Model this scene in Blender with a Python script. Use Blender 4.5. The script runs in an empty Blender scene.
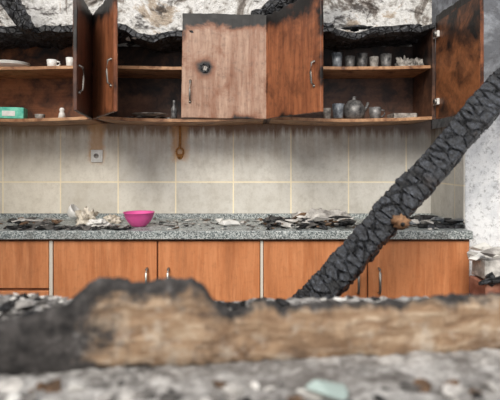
import bpy, bmesh, math, random
from mathutils import Vector, Matrix, noise
random.seed(7)
F=486.0; CY=-3.13; CZ=1.26; HY=162.0
def P(px,py,d): return Vector(((px-250)*d/F, CY+d, CZ+(HY-py)*d/F))
def X(px,d): return (px-250)*d/F
def Zp(py,d): return CZ+(HY-py)*d/F
def lin(c):
    r=[]
    for v in c[:3]:
        v=v/255.0
        r.append(v/12.92 if v<=0.04045 else ((v+0.055)/1.055)**2.4)
    return (r[0],r[1],r[2],1.0)
def interp(t,pts):
    if t<=pts[0][0]: return pts[0][1]
    for (a,va),(b,vb) in zip(pts,pts[1:]):
        if t<=b: return va+(vb-va)*(t-a)/(b-a)
    return pts[-1][1]
# ---------------------------------------------------------------- shader helper
class M:
    def __init__(s,name,rough=0.7,metal=0.0,spec=0.4):
        s.mat=bpy.data.materials.new(name); s.mat.use_nodes=True
        s.t=s.mat.node_tree; s.b=s.t.nodes['Principled BSDF']
        s.b.inputs['Roughness'].default_value=rough
        s.b.inputs['Metallic'].default_value=metal
        s.b.inputs['Specular IOR Level'].default_value=spec
        s.tc=s.t.nodes.new('ShaderNodeTexCoord')
        s.obj=s.tc.outputs['Object']
    def put(s,inp,v):
        if isinstance(v,bpy.types.NodeSocket): s.t.links.new(v,inp)
        else: inp.default_value=v
    def map(s,scale=(1,1,1),loc=(0,0,0)):
        n=s.t.nodes.new('ShaderNodeMapping'); s.t.links.new(s.obj,n.inputs[0])
        n.inputs['Scale'].default_value=scale; n.inputs['Location'].default_value=loc
        return n.outputs[0]
    def noise(s,scale,detail=4,vec=None,rough=0.55,dist=0.0):
        n=s.t.nodes.new('ShaderNodeTexNoise'); s.t.links.new(vec or s.obj,n.inputs['Vector'])
        n.inputs['Scale'].default_value=scale; n.inputs['Detail'].default_value=detail
        n.inputs['Roughness'].default_value=rough; n.inputs['Distortion'].default_value=dist
        return n.outputs['Fac']
    def vor(s,scale,feature='F1',vec=None,out='Distance',rnd=1.0):
        n=s.t.nodes.new('ShaderNodeTexVoronoi'); n.feature=feature; s.t.links.new(vec or s.obj,n.inputs['Vector'])
        n.inputs['Scale'].default_value=scale; n.inputs['Randomness'].default_value=rnd
        return n.outputs[out]
    def ramp(s,fac,stops,interp='LINEAR'):
        n=s.t.nodes.new('ShaderNodeValToRGB'); s.t.links.new(fac,n.inputs[0]); cr=n.color_ramp; cr.interpolation=interp
        while len(cr.elements)<len(stops): cr.elements.new(0.5)
        for e,(p,c) in zip(cr.elements,stops):
            e.position=p
            e.color=(c,c,c,1) if isinstance(c,(int,float)) else lin(c)
        return n.outputs[0]
    def mix(s,f,a,b,mode='MIX'):
        n=s.t.nodes.new('ShaderNodeMix'); n.data_type='RGBA'; n.blend_type=mode
        for i,v in ((0,f),(6,a),(7,b)):
            if isinstance(v,tuple) and i>0 : v=lin(v)
            s.put(n.inputs[i],v)
        return n.outputs[2]
    def math(s,op,a,b=0.0,c=None,clamp=False):
        n=s.t.nodes.new('ShaderNodeMath'); n.operation=op; n.use_clamp=clamp
        s.put(n.inputs[0],a); s.put(n.inputs[1],b)
        if c is not None: s.put(n.inputs[2],c)
        return n.outputs[0]
    def xyz(s):
        n=s.t.nodes.new('ShaderNodeSeparateXYZ'); s.t.links.new(s.obj,n.inputs[0]); return n.outputs
    def rng(s,v,a,b,c=0.0,d=1.0):
        n=s.t.nodes.new('ShaderNodeMapRange'); s.t.links.new(v,n.inputs[0]); n.inputs[1].default_value=a; n.inputs[2].default_value=b
        n.inputs[3].default_value=c; n.inputs[4].default_value=d
        return n.outputs[0]
    def attr(s,name):
        n=s.t.nodes.new('ShaderNodeAttribute'); n.attribute_name=name; return n.outputs['Fac']
    def color(s,c): s.put(s.b.inputs['Base Color'], lin(c) if isinstance(c,tuple) else c)
    def rough(s,v): s.put(s.b.inputs['Roughness'],v)
    def bump(s,h,strength=0.4,dist=0.01):
        n=s.t.nodes.new('ShaderNodeBump'); s.t.links.new(h,n.inputs['Height'])
        n.inputs['Strength'].default_value=strength; n.inputs['Distance'].default_value=dist
        s.t.links.new(n.outputs[0],s.b.inputs['Normal'])

def wood(name,c1,c2,grain='z',burnscale=5,burn_lo=0.55,burn_hi=0.75,zburn=None,rough=0.45,dark=(22,18,16),mid=(70,48,34),streak=0.0,spot=None,soot=0.0,char=False):
    m=M(name,rough)
    sc={'z':(14,14,1.2),'x':(1.2,14,14)}[grain]
    g=m.noise(3.0,6,m.map(sc),0.6,0.6)
    col=m.ramp(g,[(0.3,c1),(0.7,c2)])
    big=m.noise(2.2,3)
    col=m.mix(m.rng(big,0.35,0.75),col,m.mix(0.45,col,c1))
    n=m.noise(burnscale,8,None,0.68,0.4)
    f=n
    if streak:
        st=m.noise(11,6,m.map((1.3,1.3,0.16)),0.65)
        col=m.mix(m.math('MULTIPLY',m.rng(st,0.48,0.68),streak),col,mid)
    if soot:
        s2=m.noise(30,6,None,0.75)
        col=m.mix(m.math('MULTIPLY',m.rng(s2,0.5,0.7),soot),col,(40,34,30))
    if zburn:
        z=m.xyz()[2]
        zz=m.rng(z,zburn[0],zburn[1])
        f=m.math('ADD',n,m.math('MULTIPLY',zz,zburn[2]))
    if char: # per-vertex charring measured inwards from the board's edges
        f=m.math('ADD',f,m.math('MULTIPLY',m.attr('edgechar'),0.34))
    if spot:
        vm=m.t.nodes.new('ShaderNodeVectorMath'); vm.operation='DISTANCE'; m.t.links.new(m.obj,vm.inputs[0]); vm.inputs[1].default_value=spot[0]
        dd=m.math('ADD',vm.outputs['Value'],m.math('MULTIPLY',m.math('SUBTRACT',n,0.5),spot[1]))
        f=m.math('ADD',f,m.rng(dd,0.0,spot[1],0.45,0.0))
    a=m.rng(f,burn_lo-0.12,burn_lo+0.05); b=m.rng(f,burn_lo+0.02,burn_hi)
    col=m.mix(m.math('MULTIPLY',a,0.8),col,mid); col=m.mix(b,col,dark)
    m.color(col); m.bump(m.math('ADD',g,n),0.25,0.004)
    return m.mat
# ---- materials
def mk_char(name,base=(26,26,28),hi=(96,98,104),scale=28):
    m=M(name,0.5,spec=0.5)
    v=m.vor(scale,'DISTANCE_TO_EDGE',m.map((1,1,1)))
    n=m.noise(38,6,None,0.7); n2=m.noise(7,4)
    c=m.ramp(n,[(0.35,(14,14,15)),(0.52,base),(0.72,hi)])
    c=m.mix(m.rng(n2,0.52,0.75),c,m.mix(0.5,c,hi))
    c=m.mix(m.rng(v,0.0,0.09,1,0),c,(8,8,9))
    m.color(c); m.bump(m.math('ADD',m.rng(v,0,0.12),n),0.8,0.01)
    return m.mat
CHAR=mk_char('char_black'); 
def mk_beam():
    m=M('beam_char',0.42,spec=0.6)
    n=m.noise(60,7,None,0.75); n2=m.noise(8,5,None,0.6)
    cr=m.attr('crack')
    c=m.ramp(n,[(0.34,(17,17,20)),(0.50,(42,45,51)),(0.62,(80,85,94)),(0.76,(150,156,168))])
    c=m.mix(m.math('MULTIPLY',m.rng(n2,0.42,0.62),0.7),c,m.mix(0.65,c,(20,19,20)))
    c=m.mix(m.math('MULTIPLY',m.rng(m.noise(5,4),0.60,0.72),0.5),c,(98,80,66))
    c=m.mix(m.math('MULTIPLY',cr,0.95),c,(6,6,7))
    m.color(c); m.bump(n,0.8,0.010); return m.mat
BEAM=mk_beam()
def mk_plaster():
    m=M('peeled_plaster',0.9)
    n=m.noise(4.2,10,None,0.70,0.8); n2=m.noise(26,5,None,0.7); n3=m.noise(4.0,8,m.map((1,1,1.6),(4,2,1)),0.72,0.4)
    z=m.xyz()[2]
    c=m.ramp(n,[(0.36,(92,84,78)),(0.43,(146,138,130)),(0.47,(218,215,210)),(0.56,(234,232,229)),(0.62,(188,172,154)),(0.72,(136,122,108))])
    c=m.mix(m.math('MULTIPLY',m.rng(n2,0.50,0.70),0.65),c,(120,112,104))
    c=m.mix(m.math('MULTIPLY',m.rng(n3,0.52,0.59),0.85),c,(62,52,46))
    s=m.math('ADD',n3,m.rng(z,2.02,2.22,0.16,0.0))
    c=m.mix(m.math('MULTIPLY',m.rng(s,0.56,0.70),0.85),c,(34,30,28))
    m.color(c); m.bump(m.math('ADD',n,n2),0.8,0.03); return m.mat
PLASTER=mk_plaster()
def mk_pier():
    m=M('pier_plaster',0.9)
    n=m.noise(4,9,None,0.70,0.4); n2=m.noise(50,5,None,0.75)
    z=m.xyz()[2]
    f=m.math('ADD',n,m.rng(z,1.30,1.85,-0.08,0.26))
    c=m.ramp(f,[(0.40,(240,241,242)),(0.53,(214,216,219)),(0.64,(160,164,170)),(0.80,(104,106,111))])
    c=m.mix(m.math('MULTIPLY',m.rng(n2,0.52,0.68),0.6),c,(80,78,78))
    m.color(c); m.bump(m.math('ADD',n,n2),0.5,0.012); return m.mat
PIER=mk_pier()
def mk_tile(name,axis):
    m=M(name,0.4)
    o=m.xyz()
    cmb=m.t.nodes.new('ShaderNodeCombineXYZ')
    m.t.links.new(o[axis],cmb.inputs[0]); m.t.links.new(o[2],cmb.inputs[1])
    off=m.t.nodes.new('ShaderNodeMapping'); m.t.links.new(cmb.outputs[0],off.inputs[0])
    off.inputs['Location'].default_value=(0.477+0.37*8,-1.131+0.37*8,0) if axis==0 else (0.37*4,-1.131+0.37*8,0)
    b=m.t.nodes.new('ShaderNodeTexBrick'); m.t.links.new(off.outputs[0],b.inputs['Vector'])
    b.offset=0; b.inputs['Scale'].default_value=1; b.inputs['Brick Width'].default_value=0.37; b.inputs['Row Height'].default_value=0.37
    b.inputs['Mortar Size'].default_value=0.0045; b.inputs['Mortar Smooth'].default_value=0.1
    b.inputs['Color1'].default_value=lin((232,227,216)); b.inputs['Color2'].default_value=lin((206,203,195)); b.inputs['Mortar'].default_value=lin((240,226,194))
    n=m.noise(5,9,m.map((1.4,1.4,0.8)),0.72,0.5); n2=m.noise(70,4,None,0.7); n4=m.noise(14,8,None,0.75)
    c=m.mix(m.math('MULTIPLY',m.rng(n,0.42,0.66),0.40),b.outputs[0],(166,158,144))
    c=m.mix(m.math('MULTIPLY',m.rng(n4,0.48,0.70),0.42),c,(154,144,128))
    c=m.mix(m.math('MULTIPLY',m.rng(n2,0.5,0.8),0.3),c,(150,140,124))
    c=m.mix(m.math('MULTIPLY',b.outputs['Fac'],0.85),c,(246,232,200))
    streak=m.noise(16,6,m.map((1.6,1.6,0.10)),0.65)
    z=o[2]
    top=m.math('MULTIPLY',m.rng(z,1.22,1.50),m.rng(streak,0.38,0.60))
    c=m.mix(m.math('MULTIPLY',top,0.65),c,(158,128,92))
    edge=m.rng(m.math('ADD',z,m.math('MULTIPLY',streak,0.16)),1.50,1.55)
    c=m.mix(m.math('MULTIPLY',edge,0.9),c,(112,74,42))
    if axis==0:
        for x0,zl in ((-0.985,1.26),(-0.45,1.27)):
            dx=m.math('ABSOLUTE',m.math('SUBTRACT',m.math('ADD',o[0],m.math('MULTIPLY',m.math('SUBTRACT',n4,0.5),0.10)),x0))
            f=m.math('MULTIPLY',m.rng(dx,0.03,0.065,1,0),m.rng(m.math('ADD',z,m.math('MULTIPLY',m.math('SUBTRACT',n4,0.5),0.1)),zl-0.02,zl+0.03))
            c=m.mix(m.math('MULTIPLY',f,0.75),c,(198,142,82))
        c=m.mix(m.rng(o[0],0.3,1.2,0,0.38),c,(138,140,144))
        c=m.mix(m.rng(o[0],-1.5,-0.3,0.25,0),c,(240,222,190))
    else:
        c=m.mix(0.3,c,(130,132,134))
    m.color(c); m.rough(m.rng(n,0.2,1.1))
    m.bump(m.math('SUBTRACT',m.math('MULTIPLY',n2,0.15),b.outputs['Fac']),0.35,0.004)
    return m.mat
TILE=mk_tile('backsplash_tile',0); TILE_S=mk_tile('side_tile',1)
def mk_granite():
    m=M('granite',0.35)
    c=m.ramp(m.vor(200,'F1',None,'Color'),[(0.2,(78,84,86)),(0.42,(122,130,130)),(0.6,(160,167,166)),(0.88,(204,207,204))])
    n=m.noise(12,5); c=m.mix(m.math('MULTIPLY',m.rng(n,0.50,0.72),0.5),c,(100,98,94))
    m.color(c); m.rough(m.rng(n,0.1,1.0)); return m.mat
GRAN=mk_granite()
LOWER=wood('orange_beech',(190,118,74),(218,150,104),'z',burnscale=3,burn_lo=0.76,burn_hi=1.1,mid=(136,78,46),rough=0.35,streak=0.45,soot=.16)
DOOR_O=wood('scorched_orange_door',(126,72,46),(178,112,74),'z',burnscale=7,burn_lo=0.66,burn_hi=0.80,zburn=(1.86,2.12,0.16),mid=(78,44,28),streak=0.7,soot=.4,char=True)
_c=P(205,68,2.76)
DOOR_P=wood('faded_door',(142,108,88),(190,158,136),'z',burnscale=7,burn_lo=0.67,burn_hi=0.82,zburn=(1.94,2.12,0.18),mid=(124,74,46),streak=0.85,soot=.4,spot=((_c.x,_c.y,_c.z),0.085),char=True)
DOOR_D=wood('dark_scorched_door',(78,46,34),(112,70,50),'z',burnscale=6,burn_lo=0.58,burn_hi=0.76,mid=(48,32,26),streak=.6,soot=.4,char=True)
CARC=wood('scorched_carcass',(132,78,46),(172,112,72),'x',burnscale=6,burn_lo=0.54,burn_hi=0.70,zburn=(1.75,2.08,0.20),mid=(78,48,32),soot=.45)
CARC_D=wood('burnt_carcass',(96,66,50),(134,94,70),'x',burnscale=6,burn_lo=0.50,burn_hi=0.68,zburn=(1.65,2.05,0.16),mid=(56,40,34),dark=(24,20,19),soot=.45)
BOTTOM=wood('tan_board',(160,116,82),(204,160,120),'x',burnscale=12,burn_lo=0.56,burn_hi=0.74,mid=(112,68,40),soot=.4)
EDGE=M('pale_edge',0.6); EDGE.color((214,206,192)); EDGE=EDGE.mat
METAL=M('brushed_metal',0.38,0.85); METAL.color((140,136,130)); METAL=METAL.mat
def simple(name,c,c2=None,rough=0.6,scale=20,metal=0.0,bump=0.2):
    m=M(name,rough,metal); n=m.noise(scale,5,None,0.65)
    m.color(m.ramp(n,[(0.35,c),(0.65,c2 or c)])); m.bump(n,bump,0.005); return m.mat
PINK=simple('pink_plastic',(206,72,140),(222,96,160),0.35,8,bump=0.0)
WHITE=simple('white_ceramic',(206,204,198),(236,234,230),0.35,12,bump=0.05)
CLOTH=simple('sooty_cloth',(150,138,120),(228,220,206),0.9,22)
TEAL=simple('teal_box',(60,160,140),(120,204,176),0.6,25)
SOOTM=simple('sooty_metal',(46,46,48),(132,130,128),0.45,30,0.3)
SOOTG=simple('sooty_glass',(52,56,62),(140,146,152),0.3,26)
DUST=simple('dusty_crockery',(88,84,80),(176,170,162),0.7,28)
RUST=simple('rusty_iron',(130,86,44),(190,134,74),0.8,40)
BRICK=simple('broken_brick',(126,76,58),(170,120,100),0.9,15,bump=0.6)
REDC=simple('red_fragment',(160,62,48),(196,98,80),0.8,15)
GLASSG=M('green_glass',0.15); GLASSG.color((196,214,208)); GLASSG.b.inputs['Transmission Weight'].default_value=0.35; GLASSG=GLASSG.mat
RUB=simple('plaster_rubble',(128,124,120),(222,218,212),0.95,14,bump=0.5)
GREYR=simple('grey_ash_flakes',(62,60,58),(128,124,120),0.95,20,bump=0.5)
BROWNR=simple('brown_burnt_flakes',(58,44,34),(124,98,76),0.95,20,bump=0.5)
FLOORM=simple('floor_ash',(70,68,66),(140,136,130),0.95,5,bump=0.5)
def mk_ash():
    m=M('ash',0.95)
    n=m.noise(4.5,8,None,0.72,0.4); n2=m.noise(26,6,None,0.75)
    c=m.ramp(n2,[(0.3,(92,88,85)),(0.43,(162,158,154)),(0.58,(216,213,209))])
    c=m.mix(m.rng(n,0.48,0.62),c,m.mix(0.72,c,(82,74,68)))
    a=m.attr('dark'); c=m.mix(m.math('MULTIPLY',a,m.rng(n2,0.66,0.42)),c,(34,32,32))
    m.color(c); m.bump(m.math('ADD',n,n2),0.8,0.03); return m.mat
ASH=mk_ash()
def mk_plank():
    m=M('burnt_plank_wood',0.8)
    g=m.noise(4,7,m.map((2.2,8,10)),0.7,0.9); n=m.noise(8,8,None,0.74,0.4); n5=m.noise(13,6,m.map((1,1,1),(3,3,3)),0.7)
    c=m.ramp(g,[(0.3,(112,84,62)),(0.5,(164,136,108)),(0.7,(204,184,160))])
    c=m.mix(m.math('MULTIPLY',m.rng(n,0.48,0.64),0.75),c,(100,76,58))
    c=m.mix(m.math('MULTIPLY',m.rng(n5,0.52,0.64),0.55),c,(204,194,180))
    a=m.attr('char')  # charring, plus the shadow painted along the plank's bottom edge
    f=m.rng(m.math('ADD',a,m.math('MULTIPLY',m.math('SUBTRACT',n,0.5),1.7)),0.38,0.70)
    blk=m.ramp(m.noise(24,6,None,0.75),[(0.35,(24,23,23)),(0.6,(78,74,72)),(0.76,(158,156,154))])
    c=m.mix(f,c,blk)
    m.color(c); m.bump(m.math('ADD',g,n),0.8,0.015); return m.mat
PLANKM=mk_plank()
KNOT=simple('broken_timber_end',(84,58,40),(168,128,94),0.8,30,bump=0.6)
# ---------------------------------------------------------------- mesh builder
class B:
    def __init__(s,name):
        s.name=name; s.v=[]; s.f=[]; s.mi=[]; s.sm=[]; s.mats=[]; s.ec={}
    def m(s,mat):
        if mat not in s.mats: s.mats.append(mat)
        return s.mats.index(mat)
    def add(s,vs,fs,mat,smooth=False,T=None):
        o=len(s.v); k=s.m(mat)
        for v in vs:
            v=Vector(v); s.v.append(T@v if T else v)
        for f in fs: s.f.append([i+o for i in f]); s.mi.append(k); s.sm.append(smooth)
    def bm(s,bm,mat,smooth=False,T=None):
        bm.verts.index_update()
        s.add([v.co.copy() for v in bm.verts],[[v.index for v in f.verts] for f in bm.faces],mat,smooth,T); bm.free()
    def box(s,a,b,mat,bev=0.002,T=None,cuts=0,amp=0.0,seed=0,fn=None,ec=None):
        bm=bmesh.new(); bmesh.ops.create_cube(bm,size=1)
        a=Vector(a); b=Vector(b)
        for v in bm.verts: v.co=Vector(((v.co.x+.5)*(b.x-a.x)+a.x,(v.co.y+.5)*(b.y-a.y)+a.y,(v.co.z+.5)*(b.z-a.z)+a.z))
        if bev: bmesh.ops.bevel(bm,geom=bm.edges[:],offset=bev,segments=1,affect='EDGES')
        if cuts:
            L=[e for e in bm.edges if e.calc_length()>0.08]
            bmesh.ops.subdivide_edges(bm,edges=L,cuts=cuts,use_grid_fill=True)
        if ec:
            o=len(s.v)
            for i,v in enumerate(bm.verts): s.ec[o+i]=ec(v.co)
        if amp:
            for v in bm.verts:
                v.co+=noise.noise_vector(v.co*9+Vector((seed,0,0)))*amp+noise.noise_vector(v.co*30+Vector((seed,0,0)))*amp*0.5
        if fn:
            for v in bm.verts: v.co=fn(v.co)
        s.bm(bm,mat,False,T)
    def lathe(s,prof,mat,T=None,n=28):
        vs=[];fs=[]
        for r,z in prof:
            for i in range(n):
                a=2*math.pi*i/n; vs.append((r*math.cos(a),r*math.sin(a),z))
        for j in range(len(prof)-1):
            for i in range(n):
                k=(i+1)%n; fs.append([j*n+i,j*n+k,(j+1)*n+k,(j+1)*n+i])
        fs.append([i for i in range(n)][::-1])
        fs.append([(len(prof)-1)*n+i for i in range(n)])
        s.add(vs,fs,mat,True,T)
    def tube(s,pts,r,mat,n=10,T=None,rs=None):
        pts=[Vector(p) for p in pts]; vs=[];fs=[]
        for j,p in enumerate(pts):
            d=(pts[min(j+1,len(pts)-1)]-pts[max(j-1,0)]).normalized()
            u=d.cross(Vector((0,0,1))); 
            if u.length<0.1: u=d.cross(Vector((0,1,0)))
            u.normalize(); w=d.cross(u); rr=rs[j] if rs else r
            for i in range(n):
                a=2*math.pi*i/n; vs.append(p+(u*math.cos(a)+w*math.sin(a))*rr)
        for j in range(len(pts)-1):
            for i in range(n):
                k=(i+1)%n; fs.append([j*n+i,j*n+k,(j+1)*n+k,(j+1)*n+i])
        fs.append(list(range(n))[::-1]); fs.append([(len(pts)-1)*n+i for i in range(n)])
        s.add(vs,fs,mat,True,T)
    def blob(s,c,r,mat,amp=0.3,freq=2.0,seed=0,sub=3,smooth=True,floor=None):
        bm=bmesh.new(); bmesh.ops.create_icosphere(bm,subdivisions=sub,radius=1)
        c=Vector(c)
        for v in bm.verts:
            n=v.co.normalized(); k=1+amp*noise.noise(n*freq+Vector((seed*3.1,seed,0)))*1.6+amp*0.5*noise.noise(n*freq*3+Vector((seed,0,seed)))
            v.co=Vector((n.x*r[0],n.y*r[1],n.z*r[2]))*k+c
            if floor is not None and v.co.z<floor: v.co.z=floor
        s.bm(bm,mat,smooth)
    def chunk(s,c,r,mat,flat=1.0,np=11,floor=None,elong=1.0,rot=None):
        bm=bmesh.new(); a=random.uniform(0,6.28) if rot is None else rot
        R=Matrix.Rotation(a,3,'Z')@Matrix.Rotation(random.uniform(-.3,.3),3,'Y')
        for i in range(np):
            v=Vector((random.gauss(0,1),random.gauss(0,1),random.gauss(0,1))).normalized()*random.uniform(.75,1.1)
            v=R@Vector((v.x*r*elong,v.y*r,v.z*r*flat))+Vector(c)
            if floor is not None and v.z<floor: v.z=floor
            bm.verts.new(v)
        res=bmesh.ops.convex_hull(bm,input=bm.verts[:])
        junk=[g for g in set(res['geom_interior']+res['geom_unused']) if isinstance(g,bmesh.types.BMVert)]
        if junk: bmesh.ops.delete(bm,geom=junk,context='VERTS')
        s.bm(bm,mat)
    def done(s,attr=None):
        me=bpy.data.meshes.new(s.name); me.from_pydata([tuple(v) for v in s.v],[],s.f); 
        for m_ in s.mats: me.materials.append(m_)
        me.polygons.foreach_set('material_index',s.mi); me.polygons.foreach_set('use_smooth',s.sm)
        if attr:
            at=me.attributes.new(attr[0],'FLOAT','POINT'); at.data.foreach_set('value',attr[1]+[0.0]*(len(s.v)-len(attr[1])))
        if s.ec:
            at=me.attributes.new('edgechar','FLOAT','POINT'); at.data.foreach_set('value',[s.ec.get(i,0.0) for i in range(len(s.v))])
        me.update(); bm=bmesh.new(); bm.from_mesh(me); bmesh.ops.recalc_face_normals(bm,faces=bm.faces[:]); bm.to_mesh(me); bm.free()
        ob=bpy.data.objects.new(s.name,me); bpy.context.scene.collection.objects.link(ob); return ob
SX=1.17   # side wall plane
# ---------------------------------------------------------------- room
b=B('wall_back'); b.box((-2.15,0,0),(SX+0.15,0.15,3.0),PLASTER,0); b.done()
b=B('wall_right'); b.box((SX,-0.49,0),(2.45,0.0,3.0),PIER,0.004); b.box((2.3,-4.0,0),(2.45,-0.49,2.9),PIER,0); b.done()
b=B('wall_left'); b.box((-2.3,-4.0,0),(-2.15,0.15,3.0),PLASTER,0); b.done()
b=B('floor'); b.box((-2.3,-4.0,-0.1),(2.45,0.15,0),FLOORM,0); b.done()
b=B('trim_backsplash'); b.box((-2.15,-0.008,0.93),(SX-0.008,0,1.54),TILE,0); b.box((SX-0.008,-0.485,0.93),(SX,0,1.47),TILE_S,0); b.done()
# ---------------------------------------------------------------- base cabinets
b=B('base_cabinet')
yf=-0.55
b.box((-2.1,yf,0.1),(1.165,-0.01,0.855),CARC,0.001)
b.box((-2.1,-0.5,0.0),(1.165,-0.02,0.1),CARC_D,0)
for xa,xb,hs in ((-1.036,-0.492,1),(-0.484,0.052,-1),(0.072,0.617,1),(0.624,1.156,-1)):
    b.box((xa,yf-0.018,0.13),(xb,yf,0.842),LOWER,0.0025)
    hx=xb-0.05 if hs==1 else xa+0.055
    z0,z1=0.57,0.70
    b.tube([(hx,yf-0.018,z1),(hx,yf-0.04,z1-0.003),(hx,yf-0.047,z1-0.02),(hx,yf-0.047,z0+0.02),(hx,yf-0.04,z0+0.003),(hx,yf-0.018,z0)],0.0065,METAL)
for z0,z1 in ((0.13,0.35),(0.36,0.58),(0.594,0.842)):
    b.box((-1.9,yf-0.018,z0),(-1.062,yf,z1),LOWER,0.0025); 
    b.tube([(-1.56,yf-0.018,z1-.06),(-1.56,yf-0.045,z1-.06),(-1.42,yf-0.045,z1-.06),(-1.42,yf-0.018,z1-.06)],0.006,METAL)
b.box((-2.09,yf-0.018,0.13),(-1.907,yf,0.842),LOWER,0.0025)
b.box((-1.058,yf-0.02,0.13),(-1.040,yf,0.845),EDGE,0.001)
b.box((0.055,yf-0.02,0.13),(0.069,yf,0.845),EDGE,0.001)
b.done()
b=B('granite_countertop')
b.box((-2.14,-0.60,0.856),(1.163,-0.002,0.90),GRAN,0.004)
b.box((-2.14,-0.03,0.895),(1.160,-0.009,0.93),GRAN,0.002)
b.box((1.143,-0.48,0.895),(1.161,-0.03,0.93),GRAN,0.002)
b.done()
# ---------------------------------------------------------------- wall cabinets
YF=-0.35; ZB=1.505; ZT=2.10
def door(b,hx,w,side,ang,mat,tilt=0.0,handle=True,dz=0.0,inner=None,mz=(1.60,1.73),hinges=False,top=1.0):
    T=Matrix.Translation((hx,YF,0))@Matrix.Rotation(math.radians(-ang*side),4,'Z')@Matrix.Translation((0,0,ZB))@Matrix.Rotation(math.radians(tilt),4,'Y')@Matrix.Translation((0,0,-ZB+dz))
    x0,x1=(0.003,w) if side>0 else (-w,-0.003)
    def burntop(co):
        co=co.copy()
        if co.z>ZT-0.05: co.z-=top*abs(0.034*noise.noise(Vector((co.x*14+hx*7,1,0)))+0.014*noise.noise(Vector((co.x*45,1,hx))))
        return co
    def ecf(co):
        de=min(abs(co.x-x0),abs(co.x-x1),abs(co.z-ZB)*1.3)/0.05
        dt=abs(ZT-co.z)/0.12
        n_=0.5+0.9*noise.noise(Vector((co.x*6+hx*3,0,co.z*6)))
        return max(0,min(1,max((1-de)*0.75*n_*1.3,(1-dt)*(n_+.35))))
    b.box((x0,-0.018,ZB),(x1,-0.001,ZT),mat,0.002,T,cuts=22,amp=0.002,seed=hx*10,fn=burntop,ec=ecf)
    b.box((x0+.004,-0.001,ZB+.004),(x1-.004,0.001,ZT-.045),inner or mat,0,T)
    hx_=(w-0.05)*side
    if handle:
        z0,z1=mz
        b.tube([(hx_,-0.018,z1),(hx_,-0.036,z1-.01),(hx_,-0.042,(z0+z1)/2),(hx_,-0.036,z0+.01),(hx_,-0.018,z0)],0.005,METAL,T=T)
        for z in (z0,z1): b.tube([(hx_,-0.018,z-.008),(hx_,-0.021,z)],0.008,METAL,T=T)
    if hinges:
        for z in (1.60,1.98):
            b.box((min(.005*side,.06*side),0.001,z-.018),(max(.005*side,.06*side),0.016,z+.018),WHITE,0.003,T)
            b.tube([(0.04*side,0.012,z),(0.04*side,0.026,z)],0.017,METAL,T=T)
def carcass(name,xa,xb,mat,matback,sag,seed,shelf=1.80):
    b=B(name); t=0.018
    def sagf(a,ph=0.0):
        def f(co):
            u=(co.x-xa)/(xb-xa); co=co.copy(); co.z-=a*math.sin(max(0,min(1,u))*math.pi)+ph*noise.noise(Vector((co.x*6+seed,0,0)))+ph*.5*noise.noise(Vector((co.x*25+seed,co.y*20,0))); return co
        return f
    b.box((xa,YF,ZB),(xa+t,-0.004,2.05),mat,0.001,cuts=3,amp=0.003,seed=seed)
    b.box((xb-t,YF,ZB),(xb,-0.004,2.05),mat,0.001,cuts=3,amp=0.003,seed=seed+1)
    b.box((xa+t,YF,ZB),(xb-t,-0.004,ZB+t),BOTTOM,0.001,cuts=10,amp=0.002,seed=seed,fn=sagf(0.016))
    b.box((xa+t,YF+.02,shelf),(xb-t,-0.02,shelf+t),BOTTOM,0.001,cuts=8,amp=0.002,seed=seed,fn=sagf(0.008))
    b.box((xa+t,-0.016,ZB+t),(xb-t,-0.006,2.0),matback,0,cuts=2)
    b.box((xa,YF-.01,2.02),(xb,-0.01,2.055),CHAR,0.002,cuts=22,amp=0.016,seed=seed,fn=sagf(sag,0.04))
    return b
b=carcass('wall_cabinet',-1.90,-0.915,CARC,CARC,0.03,1.0)
door(b,-0.915,0.48,-1,99,DOOR_D,inner=CARC)
door(b,-1.90,0.48,1,100,DOOR_O,inner=CARC)
b.done()
b=carcass('wall_cabinet',-0.885,0.098,CARC_D,CARC_D,0.06,4.0)
door(b,-0.885,0.485,1,60,DOOR_O,inner=CARC,mz=(1.64,1.77))
door(b,0.098,0.49,-1,0,DOOR_P,tilt=0.8,mz=(1.60,1.72),top=.4)
c=P(205,68,2.757)
ring=[c+Vector((math.cos(a)*0.022*(1+.25*math.sin(3*a)),0.003,math.sin(a)*0.028*(1+.2*math.cos(2*a)))) for a in [i*math.pi/9 for i in range(19)]]
b.tube(ring,0.0045,CHAR,8)
b.blob(c+Vector((0.002,0.009,-.004)),(0.017,0.006,0.021),DUST,0.35,2,5)
b.done()
b=carcass('wall_cabinet',0.102,1.06,CARC_D,CARC_D,0.035,8.0)
door(b,0.102,0.485,1,58,DOOR_O,inner=CARC,mz=(1.64,1.76))
door(b,1.06,0.475,-1,94,DOOR_O,inner=CARC,handle=False,hinges=True)
b.done()
b=B('charred_batten'); 
def rough_stick(b,p0,p1,r0,r1,mat,n=26,m=12,seed=0,amp=.35):
    p0=Vector(p0);p1=Vector(p1); d=(p1-p0).normalized(); u=d.cross(Vector((0,1,0))).normalized(); w=d.cross(u); vs=[];fs=[]
    for j in range(n):
        t=j/(n-1); p=p0.lerp(p1,t); r=r0+(r1-r0)*t
        if j==0 or j==n-1: r*=0.6
        for i in range(m):
            a=2*math.pi*i/m; q=p+(u*math.cos(a)+w*math.sin(a))*r
            vs.append(q+(q-p)*amp*2*noise.noise(q*22+Vector((seed,0,0))))
    for j in range(n-1):
        for i in range(m):
            k=(i+1)%m; fs.append([j*m+i,j*m+k,(j+1)*m+k,(j+1)*m+i])
    fs.append(list(range(m))[::-1]); fs.append([(n-1)*m+i for i in range(m)])
    b.add(vs,fs,mat,False)
rough_stick(b,P(252,20,2.86),P(345,-36,2.86),0.038,0.055,CHAR); b.done()
b=B('charred_batten'); rough_stick(b,P(30,30,2.70),P(-30,-60,2.72),0.040,0.07,CHAR,seed=4)
b.done()
b=B('charred_roof_debris')
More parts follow.
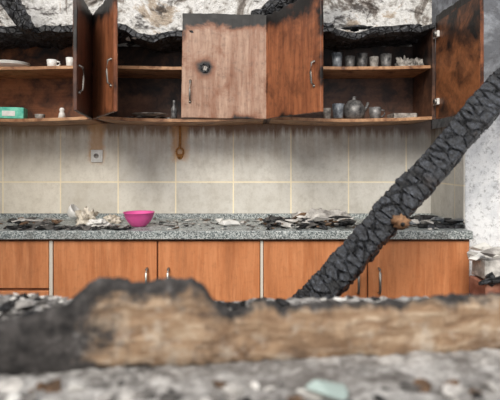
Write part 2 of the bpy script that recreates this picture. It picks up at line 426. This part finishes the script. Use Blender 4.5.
for i in range(150):
    x=random.uniform(-1.85,1.0)
    if -0.4<x<0.08 and random.random()<.6: continue
    z=2.05-(0.05 if -0.75<x<-0.2 else 0.01)
    b.chunk((x,random.uniform(-.33,-.05),z),random.uniform(.012,.05),CHAR if random.random()<.78 else RUB,0.55,elong=random.uniform(1,2.8))
b.done()
# ---------------------------------------------------------------- charred beam
def beam():
    b=B('charred_beam')
    A=P(312,300,2.05); C=P(505,86,2.17)
    d=(C-A).normalized()
    k0=-A.z/d.z+0.03; k1=(2.26-A.x)/d.x
    p0=A+d*k0; L=k1-k0
    side=d.cross(Vector((0,1,0))).normalized(); up=side.cross(d).normalized()
    R=math.radians(24)
    n=int(L/0.005); m=60; vs=[];fs=[];cr=[]
    for j in range(n+1):
        s=L*j/n; p=p0+d*s
        cen=p+side*0.014*noise.noise(Vector((s*2.2,0,5)))
        for i in range(m):
            a=2*math.pi*i/m; ca,sa=math.cos(a),math.sin(a)
            q=7; rr=1/((abs(ca)**q+abs(sa)**q)**(1/q))
            hw=0.066+0.010*noise.noise(Vector((s*3,2,0))); hh=0.067
            lp=Vector((ca*rr*hw,sa*rr*hh,s))
            wv=noise.noise_vector(lp*10)*0.018; lq=lp+wv
            vd,pts=noise.voronoi(Vector((lq.x*12,lq.y*12,s*24)))[:2]; e=vd[1]-vd[0]
            vd2=noise.voronoi(Vector((lq.x*30+9,lq.y*30,s*34)))[0]; e2=vd2[1]-vd2[0]
            fade=0.60+0.9*max(0,min(1,0.5+1.6*noise.noise(lp*6+Vector((3,3,3)))))
            deep=max(0,1-e/0.15)*min(1,fade); fine=max(0,1-e2/0.11)*min(1,fade)
            step=0.007*noise.noise(Vector(pts[0])*3.7)
            g=step-0.012*deep-0.003*fine+0.009*noise.noise(lp*9)+0.005*noise.noise(lp*32)+0.003*noise.noise(lp*90)
            rad=Vector((lp.x,lp.y,0)); ln=rad.length; rad*= (ln+g)/ln
            if j==0 or j==n: rad*=0.8
            x_=rad.x*math.cos(R)-rad.y*math.sin(R); y_=rad.x*math.sin(R)+rad.y*math.cos(R)
            vs.append(cen+side*x_+up*y_); cr.append(min(1,deep*1.0+fine*.4))
    for j in range(n):
        for i in range(m):
            k=(i+1)%m; fs.append([j*m+i,j*m+k,(j+1)*m+k,(j+1)*m+i])
    fs.append(list(range(m))[::-1]); fs.append([n*m+i for i in range(m)])
    b.add(vs,fs,BEAM,False)
    q=P(401,222,2.00)
    b.blob(q,(0.034,0.045,0.026),KNOT,0.4,2.4,3)
    b.tube([q+Vector((-.006,-.02,0)),q+Vector((-.012,-.055,-.004))],0.015,KNOT,9)
    b.tube([q+Vector((-.008,-.05,0)),q+Vector((-.0125,-.060,-.004))],0.009,CHAR,9)
    b.done(('crack',cr))
beam()
# ---------------------------------------------------------------- broken masonry at right
b=B('brick_rubble')
random.seed(3)
x0=X(476,2.3)
for k in range(8):
    z=0.0+k*0.1
    for xx in (0,0.215):
        b.box((x0+0.03+xx+random.uniform(-.015,.015),-0.86+random.uniform(-.02,.02),z),(x0+0.235+xx,-0.70,z+0.095),BRICK if k<7 else RUB,0.006,cuts=3,amp=0.006,seed=k)
for i in range(26):
    b.chunk((x0+random.uniform(-0.0,.42),random.uniform(-.86,-.68),0.81+random.uniform(-.02,.035)),random.uniform(.02,.05),WHITE if i%3 else RUB,0.55,elong=1.6)
rough_stick(b,(x0-.02,-.90,.70),(x0+.30,-.90,.78),0.014,0.018,CHAR)
b.chunk((x0+.05,-.88,.71),.035,CHAR,1.2)
b.done()
# ---------------------------------------------------------------- foreground half wall with ash
def ashz(x,d):
    z=0.787+0.010*noise.noise(Vector((x*9,d*9,0)))+0.009*noise.noise(Vector((x*28,d*28,3)))+0.005*noise.noise(Vector((x*70,d*70,7)))
    def bump(cx,cd,rx,rd,h):
        return h*math.exp(-((x-cx)/rx)**2-((d-cd)/rd)**2)
    z+=bump(-0.80,1.42,.24,.14,.082)+bump(-.50,1.52,.12,.1,.020)
    z+=bump(0.0,1.5,.10,.08,.022)+bump(0.45,1.58,.45,.07,.024)
    return z
me=bpy.data.meshes.new('ash_covered_half_wall')
nx,ny=240,130; xa,xb,da,db=-1.35,1.35,0.55,1.66
vs=[];fs=[];dk=[]
for j in range(ny+1):
    for i in range(nx+1):
        x=xa+(xb-xa)*i/nx; d=da+(db-da)*j/ny
        vs.append((x,CY+d,ashz(x,d)))
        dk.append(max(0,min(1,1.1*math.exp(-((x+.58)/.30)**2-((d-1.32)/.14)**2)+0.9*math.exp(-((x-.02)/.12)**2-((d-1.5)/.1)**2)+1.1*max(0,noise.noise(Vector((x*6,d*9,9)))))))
def I(i,j): return j*(nx+1)+i
for j in range(ny):
    for i in range(nx): fs.append((I(i,j),I(i+1,j),I(i+1,j+1),I(i,j+1)))
N=len(vs)
rim=[I(i,0) for i in range(nx+1)]+[I(nx,j) for j in range(1,ny+1)]+[I(i,ny) for i in range(nx-1,-1,-1)]+[I(0,j) for j in range(ny-1,0,-1)]
for r in rim: vs.append((vs[r][0],vs[r][1],0.0)); dk.append(0.3)
for k in range(len(rim)):
    k2=(k+1)%len(rim); fs.append((rim[k],N+k,N+k2,rim[k2]))
me.from_pydata(vs,[],fs); me.materials.append(ASH)
at=me.attributes.new('dark','FLOAT','POINT'); at.data.foreach_set('value',dk)
me.polygons.foreach_set('use_smooth',[True]*len(fs)); me.update()
ob=bpy.data.objects.new('ash_covered_half_wall',me); bpy.context.scene.collection.objects.link(ob)
# ---------------------------------------------------------------- foreground plank
def dpl(px): return 1.075+0.145*px/500
TOP=[(-200,335),(-60,332),(0,328),(30,320),(60,306),(82,291),(96,283),(130,285),(165,282),(190,281),(202,288),(212,304),(222,311),(260,310),(330,307),(420,303),(500,299),(640,292)]
n=420;m=28;vs=[];fs=[];char_shade=[]
for j in range(n+1):
    px=-110+730*j/n; d=dpl(px); x=X(px,d)
    zt=Zp(interp(px,TOP),d); zb=0.780
    zt+=0.010*noise.noise(Vector((x*18,0,0)))+0.005*noise.noise(Vector((x*60,0,0)))
    for i in range(m):
        a=2*math.pi*i/m; ca,sa=math.cos(a),math.sin(a); q=5; rr=1/((abs(ca)**q+abs(sa)**q)**(1/q))
        yy=ca*rr*0.028; zz=sa*rr
        z=(zt+zb)/2+zz*(zt-zb)/2
        p=Vector((x,CY+d+0.028+yy,z))
        p+=noise.noise_vector(p*14)*0.009+noise.noise_vector(p*45)*0.005
        vs.append(p)
        h=(z-zb)/(zt-zb)
        c=interp(px,[(-100,.95),(60,.9),(95,.62),(120,.40),(200,.34),(225,.20),(600,.12)])
        c+=max(0,(h-0.82))*3.2 + max(0,0.12-h)*3.0  # burnt top edge; the low term paints a shadow along the bottom
        if ca>0.2: c+=.3
        char_shade.append(min(1,c))
for j in range(n):
    for i in range(m):
        k=(i+1)%m; fs.append([j*m+i,j*m+k,(j+1)*m+k,(j+1)*m+i])
fs.append(list(range(m))[::-1]); fs.append([n*m+i for i in range(m)])
me=bpy.data.meshes.new('burnt_plank'); me.from_pydata([tuple(v) for v in vs],[],fs); me.materials.append(PLANKM)
at=me.attributes.new('char','FLOAT','POINT'); at.data.foreach_set('value',char_shade)  # holds the painted bottom-edge shadow as well as the charring
bm=bmesh.new(); bm.from_mesh(me); bmesh.ops.recalc_face_normals(bm,faces=bm.faces[:]); bm.to_mesh(me); bm.free()
me.polygons.foreach_set('use_smooth',[True]*len(me.polygons))
ob=bpy.data.objects.new('burnt_plank',me); bpy.context.scene.collection.objects.link(ob)
# ---------------------------------------------------------------- scattered debris on half wall
random.seed(11)
b=B('rubble_fragments')
def drop(px,d,r,mat,flat=.5,el=1.4):
    x=X(px,d); z=ashz(x,d); b.chunk((x,CY+d,z+r*flat*.5),r,mat,flat,elong=el)
for i in range(130):
    d=random.uniform(.72,1.03); drop(random.uniform(-20,520),d,random.uniform(.006,.026),random.choice([RUB,WHITE,CHAR,RUB,GREYR,BROWNR]))
for i in range(70):
    d=random.uniform(1.32,1.6); drop(random.uniform(-10,110),d,random.uniform(.008,.028),random.choice([RUB,CHAR,GREYR,WHITE]))
for i in range(36):
    d=random.uniform(1.36,1.6); drop(random.uniform(195,290),d,random.uniform(.012,.030),random.choice([RUB,CHAR,CHAR,CHAR]))
for i in range(70):
    d=random.uniform(1.4,1.62); drop(random.uniform(290,510),d,random.uniform(.005,.018),random.choice([RUB,CHAR,WHITE,WHITE]))
drop(312,1.45,.028,REDC,.7); drop(322,1.47,.024,REDC,.7); drop(302,1.45,.016,REDC)
drop(245,1.40,.050,CHAR,.75,1.5); drop(232,1.42,.03,CHAR,.7,1.7)
drop(145,.99,.034,GREYR,.4,1.3); drop(410,1.02,.026,GREYR,.4,2)
b.done()
b=B('glass_shard'); x=X(330,.975); b.chunk((x,CY+.975,ashz(x,.975)+.014),.042,GLASSG,.45,12,elong=1.2,rot=.2); b.done()
# ---------------------------------------------------------------- things on the counter
ZC=0.90
def Tat(px,d,z): return Matrix.Translation((X(px,d),CY+d,z))
b=B('pink_bowl')
b.lathe([(0.036,0),(0.040,0.003),(0.058,0.022),(0.072,0.048),(0.078,0.068),(0.081,0.070),(0.080,0.073),(0.074,0.070),(0.066,0.045),(0.050,0.020),(0.0,0.010)],PINK,Tat(139,2.72,ZC+.002)@Matrix.Scale(1.08,4),40); b.done()
b=B('crumpled_cloth')
b.blob((X(87,2.78),CY+2.78,ZC+.03),(0.046,.06,.056),CLOTH,.55,3,2,4,floor=ZC+.001); b.blob((X(98,2.72),CY+2.72,ZC+.012),(0.055,.05,.026),WHITE,.5,3,4,4,floor=ZC+.001); b.done()
b=B('crumpled_paper'); b.blob((X(112,2.86),CY+2.86,ZC+.015),(0.045,.04,.030),CLOTH,.5,3,9,4,floor=ZC+.001); b.done()
b=B('white_bowl')
b.lathe([(0.022,0),(0.03,0.006),(0.045,0.03),(0.050,0.052),(0.046,0.05),(0.026,0.012),(0,0.010)],WHITE,Matrix.Translation((X(70,2.86),CY+2.86,ZC+.042))@Matrix.Rotation(.9,4,'Y'),30); b.done()
b=B('plaster_chunk'); random.seed(5)
b.chunk((X(228,2.72),CY+2.72,ZC+.022),.045,WHITE,.5,14,floor=ZC+.001,elong=1.5,rot=.1); b.chunk((X(219,2.75),CY+2.75,ZC+.03),.03,WHITE,.7,12,floor=ZC+.001); b.done()
def pile(name,rng,dr,cnt,r,mats,hfn=None,el=(1,3),flat=(.3,.7)):
    b=B(name)
    for i in range(cnt):
        px=random.uniform(*rng); d=random.uniform(*dr); rr=random.uniform(*r); fl=random.uniform(*flat)
        h=hfn(px) if hfn else 0
        b.chunk((X(px,d),CY+d,ZC+rr*fl*.6+random.uniform(0,h)),rr,random.choice(mats),fl,floor=ZC+.001,elong=random.uniform(*el))
    return b
b=pile('charred_debris',(5,132),(2.57,2.64),60,(.01,.026),[CHAR,CHAR,CHAR,GREYR]); 
rough_stick(b,P(40,231,2.62),P(112,232,2.6),.013,.011,CHAR,seed=3); b.done()
b=pile('charred_debris',(5,60),(2.72,2.98),34,(.01,.034),[CHAR,GREYR,BROWNR,RUB,RUB],lambda p:.01); b.done()
b=pile('charred_debris',(160,262),(2.66,3.02),60,(.006,.020),[RUB,GREYR,BROWNR,RUB,GREYR,CHAR],flat=(.2,.5)); b.done()
b=pile('charred_debris',(264,352),(2.60,2.88),110,(.010,.036),[CHAR,CHAR,GREYR,CHAR,BROWNR,RUB],lambda p:.035,flat=(.25,.6)); b.done()
b=pile('charred_debris',(385,462),(2.66,2.95),90,(.012,.042),[CHAR,CHAR,GREYR,SOOTG,RUB],lambda p:.03,flat=(.25,.6))
rough_stick(b,P(418,226,2.64),P(464,228,2.64),.012,.016,CHAR,seed=8); b.done()
b=pile('plaster_crumbs',(0,465),(2.57,3.05),300,(.003,.012),[RUB,CHAR,GREYR,RUB,BROWNR]); b.done()
b=B('ash_heap'); 
for px,r in ((320,.06),(338,.055),(304,.045)): b.blob((X(px,2.98),CY+2.98,ZC+.012),(r*1.4,r*.9,r*.9),RUB,.4,3,px,3,floor=ZC+.001)
b.done()
# ---------------------------------------------------------------- wall fittings
def onwall(px,py): 
    p=P(px,py,3.12); p.y=-0.008; return p
b=B('wall_socket'); c=onwall(97,156)
b.box((c.x-.038,-.020,c.z-.04),(c.x+.038,-.008,c.z+.04),WHITE,.004)
b.box((c.x-.027,-.026,c.z-.027),(c.x+.027,-.02,c.z+.027),WHITE,.003)
b.lathe([(0.016,0),(0.016,0.001),(0.0,0.0012)],DUST,Matrix.Translation((c.x,-.0262,c.z))@Matrix.Rotation(math.pi/2,4,'X'),24)
for sx in (-.006,.006): b.lathe([(0.003,0),(0.003,0.001),(0.0,0.0012)],CHAR,Matrix.Translation((c.x+sx,-.0274,c.z))@Matrix.Rotation(math.pi/2,4,'X'),12)
b.done()
b=B('wall_pipe_bracket'); c=onwall(180,145)
b.tube([(c.x,-.02,ZB+.0),(c.x+.002,-.022,c.z+.04),(c.x,-.022,c.z-.02)],.008,RUST)
b.tube([(c.x+math.cos(a)*.022,-.022,c.z-.045+math.sin(a)*.026) for a in [i*math.pi/10 for i in range(21)]],.006,RUST)
b.lathe([(0.016,0),(0.018,0.006),(0.012,0.012)],RUST,Matrix.Translation((c.x,-.008,c.z-.075))@Matrix.Rotation(math.pi/2,4,'X'),18)
b.box((c.x-.007,-.02,c.z-.09),(c.x+.007,-.008,c.z-.06),RUST,.002)
b.done()
# ---------------------------------------------------------------- things in the cabinets
ZS=1.819; ZL=1.524
def cup(name,px,d,z,r,h,mat,handle=False):
    b=B(name); T=Tat(px,d,z)
    b.lathe([(r*.78,0),(r*.82,.003),(r*.9,h*.4),(r,h),(r*.93,h),(r*.78,h*.15),(0,h*.1)],mat,T,24)
    if handle: b.tube([(r*.9,0,h*.8),(r*1.5,0,h*.75),(r*1.6,0,h*.45),(r*1.3,0,h*.25),(r*.85,0,h*.2)],.005,mat,T=T)
    b.done()
sg=lambda x,xa,xb,a: -a*math.sin(math.pi*max(0,min(1,(x-xa)/(xb-xa))))
for px,r,h,mt in ((337,.032,.105,SOOTG),(350,.030,.085,SOOTM),(362,.034,.10,SOOTM),(374,.028,.08,DUST),(386,.034,.095,SOOTM)):
    x=X(px,2.93); cup('drinking_glass',px,2.93,ZS+sg(x,.1,1.06,.008),r,h,mt)
b=B('ash_heap')
for px,r in ((404,.05),(417,.045)): 
    b.blob((X(px,2.94),CY+2.94,ZS+.005),(r,r,r*1.2),DUST,.5,3,px,4,floor=ZS-.004)
b.done()
b=B('sooty_kettle'); T=Tat(354,2.94,ZL-.012)@Matrix.Scale(1.15,4)
b.lathe([(0.040,0),(0.050,.006),(0.058,.035),(0.054,.07),(0.040,.09),(0.036,.095),(0.034,.10),(0.010,.108),(0.010,.118),(0.014,.122),(0.0,.127)],SOOTM,T,30)
b.tube([(.05,0,.05),(.068,0,.07),(.074,0,.095)],.008,SOOTM,T=T,rs=[.012,.009,.007])
b.tube([(-.05,0,.03),(-.07,0,.04),(-.072,0,.07),(-.05,0,.085)],.006,SOOTM,T=T); b.done()
cup('coffee_mug',338,2.84,ZL-.010,.034,.085,SOOTG)
cup('coffee_mug',375,2.85,ZL-.014,.036,.07,SOOTM,True)
cup('drinking_glass',327,2.90,ZL-.009,.026,.065,DUST)
b=B('baking_tray'); T=Tat(402,2.90,ZL-.012)
b.box((-.07,-.06,0),(.07,.06,.006),SOOTM,.002,T)
for a_ in ((-.072,-.062,-.066,.062),(.066,-.062,.072,.062),(-.072,-.062,.072,-.056),(-.072,.056,.072,.062)):
    b.box((a_[0],a_[1],0),(a_[2],a_[3],.034),DUST,.001,T)
b.done()
b=B('charred_crockery'); random.seed(21)
for i in range(40):
    px=random.uniform(128,172); d=random.uniform(2.84,3.0); r=random.uniform(.012,.03)
    b.chunk((X(px,d),CY+d,ZL-.008+r*.2),r,random.choice([CHAR,GREYR,DUST,RUB]),.4,floor=ZL-.014,elong=2)
b.lathe([(0.05,0),(0.10,.012),(0.105,.016),(0.05,.006),(0,.006)],DUST,Tat(150,2.88,ZL+.004),30)
b.done()
b=B('oil_bottle'); b.lathe([(.014,0),(.018,.003),(.018,.055),(.008,.075),(.007,.10),(.009,.105),(0,.108)],SOOTM,Tat(174,2.80,ZL-.016),20); b.done()
b=B('white_plate'); b.lathe([(0.05,0),(0.055,.004),(0.10,.016),(0.105,.02),(0.06,.010),(0,.008)],WHITE,Tat(12,2.90,ZS-.004),36); 
b.lathe([(0.05,0),(0.055,.004),(0.095,.016),(0.10,.02),(0.06,.010),(0,.008)],WHITE,Tat(12,2.90,ZS+.010),36); b.done()
cup('small_cup',52,2.86,ZS-.004,.03,.045,WHITE,True); cup('small_cup',70,2.88,ZS-.002,.024,.06,WHITE)
b=B('food_carton'); T=Tat(12,2.87,ZL-.012)@Matrix.Rotation(.2,4,'Z')
b.box((-.075,-.05,0),(.075,.05,.066),TEAL,.003,T,cuts=3,amp=.004); b.box((-.04,-.054,.015),(.03,-.045,.045),WHITE,.001,T); b.done()
b=B('salt_shaker'); b.lathe([(.016,0),(.022,.004),(.017,.03),(.012,.04),(.016,.05),(.010,.062),(0,.064)],WHITE,Tat(62,2.86,ZL-.008),20); b.done()
cup('small_cup',40,2.9,ZL-.010,.03,.03,DUST)
# ---------------------------------------------------------------- light
w=bpy.data.worlds.new('overcast_sky'); bpy.context.scene.world=w; w.use_nodes=True
bg=w.node_tree.nodes['Background']; bg.inputs[0].default_value=(0.97,0.97,1.0,1); bg.inputs[1].default_value=1.08
L=bpy.data.lights.new('sun','SUN'); L.energy=3.0; L.angle=math.radians(28); L.color=(1,.95,.87)
lo=bpy.data.objects.new('sun',L); bpy.context.scene.collection.objects.link(lo)
lo.rotation_euler=(Vector((0.25,1.0,-0.72))).to_track_quat('-Z','Y').to_euler(); lo.location=(0,-3,4)
cam=bpy.data.cameras.new('camera'); co=bpy.data.objects.new('camera',cam); bpy.context.scene.collection.objects.link(co)
cam.sensor_width=36; cam.lens=F*36/500; cam.shift_y=-38/500; co.location=(0,CY,CZ); co.rotation_euler=(math.pi/2,0,0)
cam.dof.use_dof=True; cam.dof.focus_distance=2.75; cam.dof.aperture_fstop=1.6; cam.clip_start=.05
bpy.context.scene.camera=co
bpy.context.scene.view_settings.view_transform='Standard'
